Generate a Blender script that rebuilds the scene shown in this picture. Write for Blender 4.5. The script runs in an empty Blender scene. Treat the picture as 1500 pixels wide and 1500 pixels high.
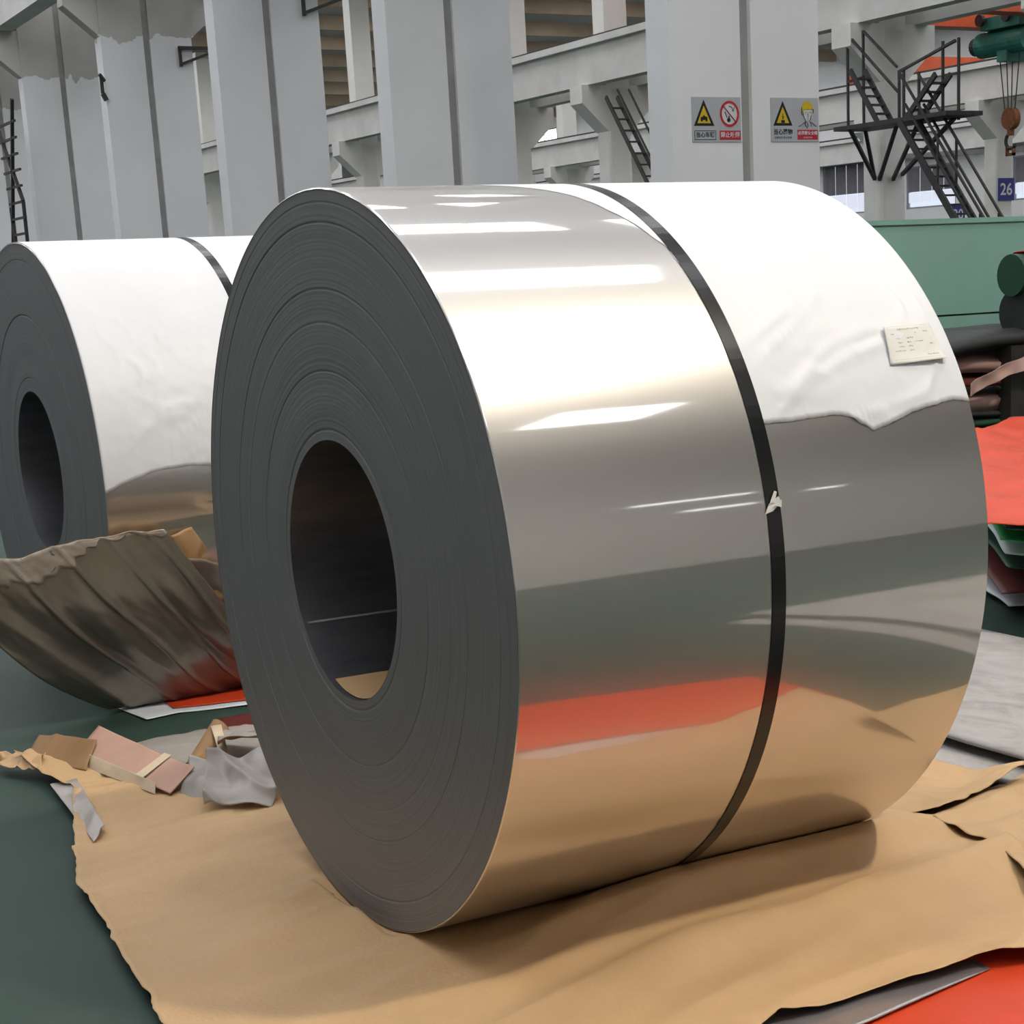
import bpy, math, random
from mathutils import Vector, Matrix, noise
random.seed(7)
S = bpy.context.scene
COL = S.collection
PI = math.pi

# ------------------------------------------------------------------ camera
cam = bpy.data.cameras.new('camera')
cam_o = bpy.data.objects.new('camera', cam); COL.objects.link(cam_o)
cam.sensor_width = 36.0; cam.sensor_fit = 'HORIZONTAL'
cam.lens = 2634.68 / 1500 * 36
cam.shift_x = (750 - 908.5) / 1500
cam.shift_y = (1060.8 - 750) / 1500
cam.clip_start = 0.05; cam.clip_end = 600
_r = Vector((0.86669122, -0.4970488, -0.04229438)); _u = Vector((0.15616809, 0.18982603, 0.96931812))
_f = Vector((0.47376983, 0.84670454, -0.24214371))
m = Matrix((( _r.x, _u.x, -_f.x, 0), (_r.y, _u.y, -_f.y, 0), (_r.z, _u.z, -_f.z, 1.3995), (0, 0, 0, 1)))
cam_o.matrix_world = m
S.camera = cam_o

# ------------------------------------------------------------------ world, exposure, light levels
w = bpy.data.worlds.new('world'); S.world = w; w.use_nodes = True
w.node_tree.nodes['Background'].inputs[0].default_value = (0.75, 0.85, 1, 1)
w.node_tree.nodes['Background'].inputs[1].default_value = 1.0
vs = S.view_settings
vs.view_transform = 'Standard'; vs.look = 'None'; vs.gamma = 1; vs.use_curve_mapping = False
vs.exposure = 0.0
SKYLIGHT = 6.4          # radiance of the roof lights
SKY_COL = (0.95, 0.96, 1.0)
LAMP = 860.0             # radiance of the warm high-bay lamps
S.cycles.max_bounces = 6; S.cycles.diffuse_bounces = 3; S.cycles.glossy_bounces = 4

# ------------------------------------------------------------------ materials
MATS = {}
def nodes(name):
    mt = bpy.data.materials.new(name); mt.use_nodes = True
    nt = mt.node_tree; b = nt.nodes['Principled BSDF']
    MATS[name] = mt
    return mt, nt, b
def N(nt, t, **kw):
    n = nt.nodes.new(t)
    for k, v in kw.items():
        if k in n.inputs: n.inputs[k].default_value = v
        else: setattr(n, k, v)
    return n
def ramp(nt, src, stops):
    r = nt.nodes.new('ShaderNodeValToRGB')
    el = r.color_ramp.elements
    while len(el) < len(stops): el.new(0.5)
    for e, (p, c) in zip(el, stops):
        e.position = p; e.color = (*c, 1) if len(c) == 3 else c
    nt.links.new(src, r.inputs[0]); return r
def mat(name, col, rough=0.6, metal=0.0, var=0.15, scale=6.0, bump=0.0, bscale=60.0, stretch=(1, 1, 1), spec=None, coat=0.0):
    """plain coloured surface with a noise variation and optional fine relief"""
    mt, nt, b = nodes(name)
    tc = N(nt, 'ShaderNodeTexCoord'); mp = N(nt, 'ShaderNodeMapping'); mp.inputs['Scale'].default_value = stretch
    nt.links.new(tc.outputs['Object'], mp.inputs[0])
    nz = N(nt, 'ShaderNodeTexNoise', Scale=scale, Detail=6.0, Roughness=0.6)
    nt.links.new(mp.outputs[0], nz.inputs['Vector'])
    lo = tuple(max(0, c * (1 - var)) for c in col); hi = tuple(min(1, c * (1 + var)) for c in col)
    r = ramp(nt, nz.outputs[0], [(0.3, lo), (0.7, hi)])
    nt.links.new(r.outputs[0], b.inputs['Base Color'])
    b.inputs['Roughness'].default_value = rough; b.inputs['Metallic'].default_value = metal
    if spec is not None: b.inputs['Specular IOR Level'].default_value = spec
    if coat: b.inputs['Coat Weight'].default_value = coat; b.inputs['Coat Roughness'].default_value = 0.08
    if bump:
        n2 = N(nt, 'ShaderNodeTexNoise', Scale=bscale, Detail=5.0)
        nt.links.new(mp.outputs[0], n2.inputs['Vector'])
        bp = N(nt, 'ShaderNodeBump', Strength=bump, Distance=0.01)
        nt.links.new(n2.outputs[0], bp.inputs['Height']); nt.links.new(bp.outputs[0], b.inputs['Normal'])
    return mt
def emit(name, col, s):
    mt, nt, b = nodes(name)
    b.inputs['Base Color'].default_value = (0.8, 0.8, 0.8, 1)
    b.inputs['Emission Color'].default_value = (*col, 1); b.inputs['Emission Strength'].default_value = s
    return mt

# mirror-like rolled steel: sharp lobe plus a wider scattering lobe
def steel():
    mt, nt, b = nodes('rolled_steel')
    b.inputs['Base Color'].default_value = (0.72, 0.70, 0.67, 1); b.inputs['Metallic'].default_value = 1; b.inputs['Roughness'].default_value = 0.05
    tc = N(nt, 'ShaderNodeTexCoord'); nz = N(nt, 'ShaderNodeTexNoise', Scale=1.6, Detail=1.0)
    mp = N(nt, 'ShaderNodeMapping'); mp.inputs['Scale'].default_value = (0.9, 1.2, 1.2)
    nt.links.new(tc.outputs['Object'], mp.inputs[0]); nt.links.new(mp.outputs[0], nz.inputs['Vector'])
    bp = N(nt, 'ShaderNodeBump', Strength=0.02, Distance=0.02); nt.links.new(nz.outputs[0], bp.inputs['Height'])
    nt.links.new(bp.outputs[0], b.inputs['Normal'])
    b2 = N(nt, 'ShaderNodeBsdfPrincipled'); b2.inputs['Base Color'].default_value = (0.72, 0.69, 0.66, 1)
    b2.inputs['Metallic'].default_value = 1; b2.inputs['Roughness'].default_value = 0.36
    mx = N(nt, 'ShaderNodeMixShader'); mx.inputs[0].default_value = 0.58
    nt.links.new(b.outputs[0], mx.inputs[1]); nt.links.new(b2.outputs[0], mx.inputs[2])
    nt.links.new(mx.outputs[0], nt.nodes['Material Output'].inputs[0])
    return mt
M_steel = steel()
def face_mat():
    """edges of the wound strip: fine concentric lines"""
    mt, nt, b = nodes('strip_edges')
    tc = N(nt, 'ShaderNodeTexCoord'); sp = N(nt, 'ShaderNodeSeparateXYZ'); nt.links.new(tc.outputs['Object'], sp.inputs[0])
    cb = N(nt, 'ShaderNodeCombineXYZ'); nt.links.new(sp.outputs[1], cb.inputs[0]); nt.links.new(sp.outputs[2], cb.inputs[1])
    ln = N(nt, 'ShaderNodeVectorMath', operation='LENGTH'); nt.links.new(cb.outputs[0], ln.inputs[0])
    cr = N(nt, 'ShaderNodeCombineXYZ'); nt.links.new(ln.outputs['Value'], cr.inputs[0])
    nz = N(nt, 'ShaderNodeTexNoise', Scale=120.0, Detail=8.0, Roughness=0.75); nt.links.new(cr.outputs[0], nz.inputs['Vector'])
    r = ramp(nt, nz.outputs[0], [(0.25, (0.17, 0.17, 0.175)), (0.75, (0.26, 0.26, 0.265))])
    nt.links.new(r.outputs[0], b.inputs['Base Color'])
    b.inputs['Metallic'].default_value = 0.6; b.inputs['Roughness'].default_value = 0.5
    bp = N(nt, 'ShaderNodeBump', Strength=0.12, Distance=0.001); nt.links.new(nz.outputs[0], bp.inputs['Height']); nt.links.new(bp.outputs[0], b.inputs['Normal'])
    return mt
M_face = face_mat()
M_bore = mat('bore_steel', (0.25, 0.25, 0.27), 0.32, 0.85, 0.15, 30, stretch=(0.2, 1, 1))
M_film = mat('white_film', (0.75, 0.755, 0.77), 0.45, 0, 0.02, 5)
M_strap = mat('black_strap', (0.012, 0.012, 0.013), 0.22, 0, 0.3, 8)
M_kraft = mat('kraft_paper', (0.50, 0.318, 0.155), 0.62, 0, 0.09, 3.0, 0.12, 90)
def crumple(mt, sc, stretch, st):
    nt = mt.node_tree; b = nt.nodes['Principled BSDF']
    tc = N(nt, 'ShaderNodeTexCoord'); mp = N(nt, 'ShaderNodeMapping'); mp.inputs['Scale'].default_value = stretch; mp.inputs['Rotation'].default_value = (0, 0, -0.22)
    nt.links.new(tc.outputs['Object'], mp.inputs[0])
    nz_ = N(nt, 'ShaderNodeTexNoise', Scale=sc, Detail=3.0); nz_.noise_type = 'RIDGED_MULTIFRACTAL'; nz_.normalize = True
    nt.links.new(mp.outputs[0], nz_.inputs['Vector'])
    bp = N(nt, 'ShaderNodeBump', Strength=st, Distance=0.012); nt.links.new(nz_.outputs[0], bp.inputs['Height'])
    old = b.inputs['Normal'].links[0].from_node if b.inputs['Normal'].links else None
    if old: nt.links.new(old.outputs[0], bp.inputs['Normal'])
    nt.links.new(bp.outputs[0], b.inputs['Normal'])
crumple(M_kraft, 1.6, (1.0, 2.6, 1.0), 0.9)
M_under = mat('grey_laminate', (0.36, 0.325, 0.29), 0.38, 0.1, 0.15, 5, 0.1, 40)
M_lam = mat('glossy_laminate', (0.42, 0.38, 0.37), 0.25, 0.7, 0.1, 5)
M_cream = mat('torn_cream', (0.55, 0.44, 0.30), 0.7, 0, 0.1, 9)
M_wrap = mat('grey_brown_laminate', (0.21, 0.185, 0.15), 0.27, 0.45, 0.22, 4, 0.10, 14)
M_rim = mat('torn_rim', (0.34, 0.29, 0.24), 0.5, 0, 0.25, 9, 0.2, 30)
M_card = mat('pink_card', (0.47, 0.28, 0.205), 0.7, 0, 0.08, 8)
M_cardb = mat('brown_card', (0.26, 0.145, 0.06), 0.7, 0, 0.1, 8)
M_orange = mat('orange_sheet', (0.58, 0.055, 0.016), 0.45, 0, 0.10, 4, spec=0.2)
M_green = mat('green_sheet', (0.03, 0.36, 0.09), 0.35, 0, 0.1, 4)
M_dgreen = mat('dark_green_sheet', (0.012, 0.055, 0.028), 0.5, 0, 0.15, 4)
M_white = mat('white_sheet', (0.66, 0.68, 0.72), 0.5, 0, 0.06, 5)
M_maroon = mat('maroon_sheet', (0.13, 0.025, 0.02), 0.5, 0, 0.15, 5)
M_black = mat('black_sheet', (0.02, 0.02, 0.021), 0.55, 0, 0.3, 5, 0.2, 20)
M_pink = mat('pink_sheet', (0.46, 0.29, 0.25), 0.55, 0, 0.12, 5)
M_dark = mat('dark_steel', (0.035, 0.033, 0.032), 0.55, 0.2, 0.3, 8)
M_rust = mat('rusty_hook', (0.22, 0.08, 0.03), 0.7, 0.2, 0.35, 12)
M_hoist = mat('green_hoist', (0.02, 0.16, 0.12), 0.5, 0, 0.3, 3)
M_crane = mat('orange_crane', (0.62, 0.10, 0.03), 0.5, 0, 0.1, 2)
M_panel = mat('green_panel', (0.24, 0.44, 0.38), 0.55, 0, 0.05, 2)
M_beam = mat('beam_concrete', (0.62, 0.61, 0.58), 0.8, 0, 0.1, 0.8, 0.1, 8)
M_tan = mat('tan_concrete', (0.42, 0.33, 0.24), 0.85, 0, 0.12, 0.6)
M_roof = mat('roof_slab', (0.40, 0.405, 0.40), 0.85, 0, 0.10, 0.4)
M_wall = mat('white_wall', (0.70, 0.70, 0.70), 0.8, 0, 0.05, 0.5)
M_sky = emit('roof_light', SKY_COL, SKYLIGHT)
M_lamp = emit('lamp_glow', (1.0, 0.90, 0.74), LAMP)
M_pane = emit('bright_pane', (0.70, 0.76, 1.0), 0.5)
M_paned = mat('shaded_pane', (0.16, 0.15, 0.17), 0.3, 0, 0.15, 2)
M_frame = mat('window_frame', (0.25, 0.24, 0.26), 0.5, 0, 0.1, 2)
M_lblue = mat('blue_plate', (0.03, 0.035, 0.22), 0.4, 0, 0.1, 5)
M_signg = mat('sign_grey', (0.42, 0.43, 0.46), 0.4, 0, 0.04, 5)
M_yellow = mat('sign_yellow', (0.60, 0.42, 0.02), 0.4, 0, 0.05, 9)
M_ink = mat('sign_black', (0.015, 0.015, 0.02), 0.4, 0, 0.1, 9)
M_red = mat('sign_red', (0.48, 0.025, 0.04), 0.4, 0, 0.05, 9)
M_pap = mat('tag_paper', (0.74, 0.72, 0.66), 0.6, 0, 0.04, 20)
M_print = mat('tag_print', (0.42, 0.41, 0.38), 0.6, 0, 0.3, 60)
M_tape = mat('clear_tape', (0.75, 0.74, 0.70), 0.15, 0, 0.1, 60)
M_board = None
def board_mat():
    mt, nt, b = nodes('weathered_board')
    tc = N(nt, 'ShaderNodeTexCoord'); mp = N(nt, 'ShaderNodeMapping'); mp.inputs['Scale'].default_value = (2.6, 1.3, 1)
    nt.links.new(tc.outputs['Object'], mp.inputs[0])
    nz = N(nt, 'ShaderNodeTexNoise', Scale=2.2, Detail=9.0, Roughness=0.7, Distortion=0.6); nt.links.new(mp.outputs[0], nz.inputs['Vector'])
    r = ramp(nt, nz.outputs[0], [(0.28, (0.20, 0.185, 0.17)), (0.5, (0.34, 0.32, 0.30)), (0.75, (0.43, 0.42, 0.40))])
    nt.links.new(r.outputs[0], b.inputs['Base Color']); b.inputs['Roughness'].default_value = 0.75
    return mt
M_board = board_mat()
def col_mat():
    """white paint up to the bracket, bare warm concrete above a ragged paint line"""
    mt, nt, b = nodes('column_paint')
    ge = N(nt, 'ShaderNodeNewGeometry'); sp = N(nt, 'ShaderNodeSeparateXYZ'); nt.links.new(ge.outputs['Position'], sp.inputs[0])
    nz = N(nt, 'ShaderNodeTexNoise', Scale=3.5, Detail=3.0); nt.links.new(ge.outputs['Position'], nz.inputs['Vector'])
    ad = N(nt, 'ShaderNodeMath', operation='MULTIPLY_ADD'); ad.inputs[1].default_value = 0.5
    nt.links.new(nz.outputs[0], ad.inputs[0]); nt.links.new(sp.outputs[2], ad.inputs[2])
    gt = N(nt, 'ShaderNodeMath', operation='GREATER_THAN'); gt.inputs[1].default_value = 6.55; nt.links.new(ad.outputs[0], gt.inputs[0])
    n2 = N(nt, 'ShaderNodeTexNoise', Scale=0.8, Detail=6.0); nt.links.new(ge.outputs['Position'], n2.inputs['Vector'])
    r1 = ramp(nt, n2.outputs[0], [(0.3, (0.70, 0.70, 0.705)), (0.7, (0.76, 0.765, 0.775))])
    r2 = ramp(nt, n2.outputs[0], [(0.3, (0.40, 0.38, 0.36)), (0.7, (0.52, 0.50, 0.47))])
    mx = N(nt, 'ShaderNodeMix', data_type='RGBA')
    nt.links.new(gt.outputs[0], mx.inputs[0]); nt.links.new(r1.outputs[0], mx.inputs[6]); nt.links.new(r2.outputs[0], mx.inputs[7])
    nt.links.new(mx.outputs[2], b.inputs['Base Color']); b.inputs['Roughness'].default_value = 0.75
    return mt
M_col = col_mat()
M_groove = mat('groove_shade_grey', (0.33, 0.32, 0.31), 0.8, 0, 0.15, 2)  # web coloured darker than the legs, standing for shade in the gap
def floor_mat():
    mt, nt, b = nodes('green_floor')
    tc = N(nt, 'ShaderNodeTexCoord')
    nz = N(nt, 'ShaderNodeTexNoise', Scale=1.6, Detail=9.0, Roughness=0.7); nt.links.new(tc.outputs['Object'], nz.inputs['Vector'])
    r = ramp(nt, nz.outputs[0], [(0.3, (0.018, 0.039, 0.030)), (0.55, (0.026, 0.052, 0.040)), (0.8, (0.056, 0.075, 0.061))])
    nt.links.new(r.outputs[0], b.inputs['Base Color'])
    r2 = ramp(nt, nz.outputs[0], [(0.3, (0.55,) * 3), (0.8, (0.75,) * 3)]); nt.links.new(r2.outputs[0], b.inputs['Roughness'])
    return mt
M_floor = floor_mat(); M_floor.node_tree.nodes['Principled BSDF'].inputs['Specular IOR Level'].default_value = 0.25

# ------------------------------------------------------------------ helpers
def tag(o, label=None, cat=None, group=None, kind=None):
    if label: o['label'] = label
    if cat: o['category'] = cat
    if group: o['group'] = group
    if kind: o['kind'] = kind
    return o
def empty(name, loc=(0, 0, 0), rz=0.0):
    o = bpy.data.objects.new(name, None); COL.objects.link(o); o.location = loc; o.rotation_euler = (0, 0, rz)
    o.empty_display_size = 0.1
    return o
class MB:
    def __init__(s): s.v = []; s.f = []; s.mi = []
    def add(s, vs, fs, mi=0):
        b = len(s.v); s.v += [tuple(x) for x in vs]
        for q in fs: s.f.append(tuple(b + i for i in q)); s.mi.append(mi)
        return s
    def box(s, x0, x1, y0, y1, z0, z1):
        vs = [(x, y, z) for z in (z0, z1) for y in (y0, y1) for x in (x0, x1)]
        return s.add(vs, [(0, 2, 3, 1), (4, 5, 7, 6), (0, 1, 5, 4), (2, 6, 7, 3), (0, 4, 6, 2), (1, 3, 7, 5)])
    def bar(s, p, q, a, b=None, up=(0, 0, 1)):
        b = b or a; p = Vector(p); q = Vector(q); d = (q - p).normalized(); up = Vector(up)
        if abs(d.dot(up)) > 0.98: up = Vector((0, 1, 0))
        x = d.cross(up).normalized(); y = x.cross(d)
        vs = [c + x * i * a / 2 + y * j * b / 2 for c in (p, q) for i, j in ((-1, -1), (1, -1), (1, 1), (-1, 1))]
        return s.add(vs, [(3, 2, 1, 0), (4, 5, 6, 7), (0, 1, 5, 4), (1, 2, 6, 5), (2, 3, 7, 6), (3, 0, 4, 7)])
    def tube(s, p, q, r0, r1=None, n=14, cap=True):
        r1 = r0 if r1 is None else r1; p = Vector(p); q = Vector(q); d = (q - p).normalized()
        x = d.orthogonal().normalized(); y = d.cross(x)
        vs = [c + (x * math.cos(2 * PI * k / n) + y * math.sin(2 * PI * k / n)) * r for c, r in ((p, r0), (q, r1)) for k in range(n)]
        fs = [(k, (k + 1) % n, n + (k + 1) % n, n + k) for k in range(n)]
        if cap: fs += [tuple(range(n - 1, -1, -1)), tuple(range(n, 2 * n))]
        return s.add(vs, fs)
    def poly(s, pts, y0, y1):
        """prism: pts (x,z) outline counter-clockwise seen from -y, extruded along y"""
        n = len(pts)
        vs = [(x, y0, z) for x, z in pts] + [(x, y1, z) for x, z in pts]
        return s.add(vs, [tuple(range(n)), tuple(range(2 * n - 1, n - 1, -1))] + [((k + 1) % n, k, n + k, n + (k + 1) % n) for k in range(n)])
    def build(s, name, mats, parent=None, smooth=False):
        me = bpy.data.meshes.new(name); me.from_pydata(s.v, [], s.f)
        for mm in (mats if isinstance(mats, (list, tuple)) else [mats]): me.materials.append(mm)
        for p, i in zip(me.polygons, s.mi): p.material_index = i; p.use_smooth = smooth
        me.update()
        o = bpy.data.objects.new(name, me); COL.objects.link(o)
        if parent is not None: o.parent = parent
        return o
def copy_tree(o, parent=None):
    c = o.copy(); COL.objects.link(c); c.parent = parent
    for ch in list(o.children): copy_tree(ch, c)
    return c
def lathe(prof, n=128):
    """revolve (x, r) profile about local x; outward faces follow profile order"""
    b = MB(); k = len(prof); vs = []
    for i in range(n):
        a = 2 * PI * i / n
        for x, r in prof: vs.append((x, -r * math.sin(a), r * math.cos(a)))
    fs = []
    for i in range(n):
        j = (i + 1) % n
        for q in range(k - 1): fs.append((i * k + q, i * k + q + 1, j * k + q + 1, j * k + q))
    b.add(vs, fs); return b
def grid(fn, nu, nv):
    b = MB(); vs = [fn(i / nu, j / nv) for j in range(nv + 1) for i in range(nu + 1)]
    fs = [(j * (nu + 1) + i, j * (nu + 1) + i + 1, (j + 1) * (nu + 1) + i + 1, (j + 1) * (nu + 1) + i) for j in range(nv) for i in range(nu)]
    return b.add(vs, fs)
def lerp(a, b, t): return a + (b - a) * t
def resample(pl, n):
    pl = [Vector(p) for p in pl]; L = [0]
    for a, b in zip(pl, pl[1:]): L.append(L[-1] + (b - a).length)
    out = []; k = 0
    for i in range(n + 1):
        t = L[-1] * i / n
        while k < len(pl) - 2 and L[k + 1] < t: k += 1
        s = (t - L[k]) / max(1e-9, L[k + 1] - L[k]); out.append(pl[k].lerp(pl[k + 1], s))
    return out
def nz(x, y, z=0.0): return noise.noise((x, y, z))
def ridge(x, y, z=0.0): return 1 - abs(noise.noise((x, y, z))) * 2
def sheet(name, bottom, right, top, left, zf, mats, nu=60, nv=60, thick=0.0015, parent=None, rag=0.0):
    """paper sheet over a Coons patch; bottom/top run left to right, left/right run bottom to top"""
    def P(pl): return [(p[0], p[1]) for p in pl]
    B, T, L, R = resample(P(bottom), nu), resample(P(top), nu), resample(P(left), nv), resample(P(right), nv)
    b = MB(); vs = []
    for j in range(nv + 1):
        v = j / nv
        for i in range(nu + 1):
            u = i / nu
            p = (1 - v) * B[i] + v * T[i] + (1 - u) * L[j] + u * R[j] - ((1 - u) * (1 - v) * B[0] + u * (1 - v) * B[nu] + (1 - u) * v * T[0] + u * v * T[nu])
            x, y = p.x, p.y
            if rag:
                e = max(0, 1 - 12 * min(u, 1 - u, v, 1 - v))
                x += rag * e * (nz(x * 5, y * 5, 3.1) + 0.25 * nz(x * 24, y * 24, 1.1)); y += rag * e * (nz(x * 5, y * 5, 7.7) + 0.25 * nz(x * 24, y * 24, 5.1))
            vs.append((x, y, zf(x, y, u, v)))
    fs = [(j * (nu + 1) + i, j * (nu + 1) + i + 1, (j + 1) * (nu + 1) + i + 1, (j + 1) * (nu + 1) + i) for j in range(nv) for i in range(nu)]
    b.add(vs, fs); o = b.build(name, mats, parent, smooth=True)
    solid(o, thick, 1 if isinstance(mats, (list, tuple)) and len(mats) > 1 else 0)
    return o
def solid(o, t, off=0):
    md = o.modifiers.new('thickness', 'SOLIDIFY'); md.thickness = t; md.offset = -1; md.material_offset = off; md.material_offset_rim = 0

# ------------------------------------------------------------------ setting
Z_ROOF = 14.0; BAY = 7.0; COLY = 16.02
ROWS = (10.75, 30.5, 49.5)
XL, XR, YB, YF = -13.0, 69.0, -15.0, 150.0
fl = MB().box(XL, XR, YB, YF, -0.3, 0.0).build('floor', M_floor); tag(fl, 'dark green painted concrete floor with scuffs', kind='structure')
wl = MB().box(XL - 0.3, XL, YB, YF, -0.3, Z_ROOF + 0.3).build('wall_left', M_wall); tag(wl, 'plain white hall side wall', kind='structure')
wb = MB().box(XL, XR, YB - 0.3, YB, -0.3, Z_ROOF + 0.3).build('wall_back', mat('back_wall_grey', (0.78, 0.75, 0.71), 0.8, 0, 0.08, 0.4)); tag(wb, 'plain white hall end wall', kind='structure')
wf = MB().box(XL, XR, YF, YF + 0.3, -0.3, Z_ROOF + 0.3).build('wall_far', M_wall); tag(wf, 'distant end wall of the hall', kind='structure')
# far side wall with real window openings
WIN = [(94.6, 90.0, 4.4, 7.35), (86.4, 82.0, 4.4, 6.75), (77.3, 72.9, 4.4, 6.7), (105.0, 100.4, 4.4, 7.3), (69.5, 65.0, 4.4, 6.7)]
FARWIN = (133.2, 129.3, 11.3, 12.7)
def wall_with_holes(x0, x1, holes, y0, y1, z0, z1):
    b = MB(); ys = sorted({y0, y1} | {h[1] for h in holes} | {h[0] for h in holes})
    for a, c in zip(ys, ys[1:]):
        hs = [h for h in holes if h[1] <= a and h[0] >= c]
        if hs:
            b.box(x0, x1, a, c, z0, hs[0][2]); b.box(x0, x1, a, c, hs[0][3], z1)
        else: b.box(x0, x1, a, c, z0, z1)
    return b
wr = wall_with_holes(XR, XR + 0.3, WIN + [FARWIN], YB, YF, -0.3, Z_ROOF + 0.3).build('wall_right', M_wall)
tag(wr, 'far white side wall pierced by windows', kind='structure')
for i, (ya, yb, z0, z1) in enumerate(WIN + [FARWIN]):
    wroot = empty('window_%d' % (i + 1), (XR, (ya + yb) / 2, z0)); tag(wroot, kind='structure')
    fr = MB(); W2 = (ya - yb) / 2; Hh = z1 - z0
    fr.box(0.02, 0.16, -W2, W2, 0, 0.09).box(0.02, 0.16, -W2, W2, Hh - 0.09, Hh).box(0.02, 0.16, -W2, -W2 + 0.09, 0, Hh).box(0.02, 0.16, W2 - 0.09, W2, 0, Hh)
    fr.build('window_frame', M_frame, wroot)
    if i == len(WIN):
        MB().box(0.08, 0.1, -W2 + 0.09, 0.2, 0.09, Hh - 0.09).build('window_pane', emit('open_sky', (0.95, 0.98, 1), 4), wroot)
        MB().box(0.08, 0.1, 0.45, W2 - 0.09, 0.09, Hh * 0.75).build('window_pane', MATS['open_sky'], wroot)
        continue
    n = 4
    for k in range(n):
        a = -W2 + 0.09 + (2 * W2 - 0.18) * k / n; c = -W2 + 0.09 + (2 * W2 - 0.18) * (k + 1) / n
        MB().box(0.08, 0.1, a + 0.03, c - 0.03, 0.09 + (0.25 if k else 0), Hh * 0.38).build('window_pane', M_pane, wroot)
        MB().box(0.08, 0.1, a + 0.03, c - 0.03, Hh * 0.4, Hh - 0.09).build('window_pane', M_paned, wroot)

# roof: slab, transverse beams at every column line, roof lights in every bay
ce = MB().box(XL, XR, YB, YF, Z_ROOF, Z_ROOF + 0.3).build('ceiling', M_roof); tag(ce, 'roof slab with beams and roof lights', kind='structure')
bays = [COLY + 0.22 + BAY * k for k in range(-9, 20)]
spans = [(XL, 10.75), (10.75, 30.5), (30.5, 49.5), (49.5, XR)]
for x0, x1 in spans:
    bm0 = MB().box(x0, x1, -0.2, 0.2, Z_ROOF - 0.65, Z_ROOF)
    o0 = None
    for y in bays:
        if y < YB + .5 or y > YF - .5: continue
        if o0 is None: o0 = bm0.build('roof_beam', M_tan, ce); o = o0
        else: o = o0.copy(); COL.objects.link(o)
        o.location = (0, y, 0)
def skylight(x0, x1, yc, d=2.0, mt=None):
    key = (round(x1 - x0, 2), d, mt)
    if key not in SKYM:
        SKYM[key] = MB().box(-(x1 - x0) / 2, (x1 - x0) / 2, -d / 2, d / 2, -0.06, 0.0).build('skylight', mt or M_sky, ce); o = SKYM[key]
    else:
        o = SKYM[key].copy(); COL.objects.link(o)
    o.location = ((x0 + x1) / 2, yc, Z_ROOF - 0.002)
SKYM = {}
for k in range(-8, 19):
    yc = round(5.05 + BAY * k, 2)
    if yc < YB + 2 or yc > YF - 2: continue
    if yc < 28:
        for x0, x1 in ((2.6, 5.6), (-0.6, 2.4), (-3.8, -0.8), (-7.0, -4.0)): skylight(x0, x1, yc, 2.3 if yc < 6 else 1.7)  # out-of-view panels, near rows added and widened to light from upper left
    if 4 < yc < 28:
        for x0, x1 in ((9.28, 10.03), (6.12, 9.12)): skylight(x0, x1, yc, 1.7)
    elif yc > 28: skylight(-6.5, 1.6, yc); skylight(1.8, 10.0, yc)
    elif yc > -5:
        for x0, x1 in ((11.2, 11.5), (11.65, 12.05)): skylight(x0, x1, yc, 1.7)
    else:
        for x0, x1 in ((11.9, 12.9), (13.05, 13.7)): skylight(x0, x1, yc, 1.7)
    if yc > 4:
        for x0, x1 in ((11.1, 12.15), (13.6, 18.0), (23.0, 28.5), (33.0, 38.5), (41.5, 47.0), (52.0, 57.5), (60.5, 66.0)): skylight(x0, x1, yc)
# slot windows high in the back wall
for i, (x0, x1, z) in enumerate(((14.2, 16.4, 6.72), (14.9, 16.2, 5.57), (17.4, 18.0, 6.3))):
    r = empty('window_%d' % (7 + i), ((x0 + x1) / 2, YB, z)); tag(r, kind='structure'); h = (x1 - x0) / 2
    MB().box(-h - .05, h + .05, 0, .03, -.11, -.07).box(-h - .05, h + .05, 0, .03, .07, .11).box(-h - .05, -h, 0, .03, -.07, .07).box(h, h + .05, 0, .03, -.07, .07).build('window_frame', M_frame, r)
    MB().box(-h, h, .005, .015, -.07, .07).build('window_pane', MATS['open_sky'], r)
# warm high-bay lamps hanging over the aisle
lp = None
for y in (-1.0,):
    if lp is None:
        lp = l = empty('high_bay_lamp', (6.75, y, 10.6))
        MB().tube((0, 0, .25), (0, 0, .75), .34, .10, n=28).build('lamp_shade', M_dark, l); MB().tube((0, 0, .75), (0, 0, Z_ROOF - 10.601), .02, n=8).build('lamp_rod', M_dark, l)
        MB().tube((0, 0, .24), (0, 0, .25), .33, n=28).build('lamp_lens', M_lamp, l)
    else: l = copy_tree(lp); l.location = (6.75, y, 10.6)
    tag(l, 'warm high-bay lamp hanging from the roof over the aisle', 'lamp', 'high-bay lamps')

# ------------------------------------------------------------------ columns and crane runway beams
def near_column():
    r = empty('concrete_column')
    for x0, x1 in ((-0.90, -0.065), (0.065, 0.90)):
        MB().box(x0, x1, 0, 0.44, 0, Z_ROOF - 0.65).build('column_leg', M_col, r)
    MB().box(-0.065, 0.065, 0.06, 0.40, 0, Z_ROOF - 0.65).build('groove_web', M_groove, r)
    # sloping brackets that carry the runway beams
    MB().poly([(-0.90, 6.3), (-0.90, 7.3), (-1.55, 7.3), (-1.55, 6.85)], 0.02, 0.42).build('bracket', M_col, r)
    MB().poly([(0.90, 6.3), (1.55, 6.85), (1.55, 7.3), (0.90, 7.3)], 0.02, 0.42).build('bracket', M_col, r)
    return r
COLS = {16.02: 'white two-legged column carrying the two warning signs',
        23.02: 'white two-legged column behind the top of the front coil, second nearest', 30.02: 'white two-legged column behind the left shoulder of the front coil',
        37.02: 'white two-legged column with a small dark hook, above the rear coil strap', 44.02: 'white two-legged column at far left behind the rear coil'}
proto = None
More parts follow.
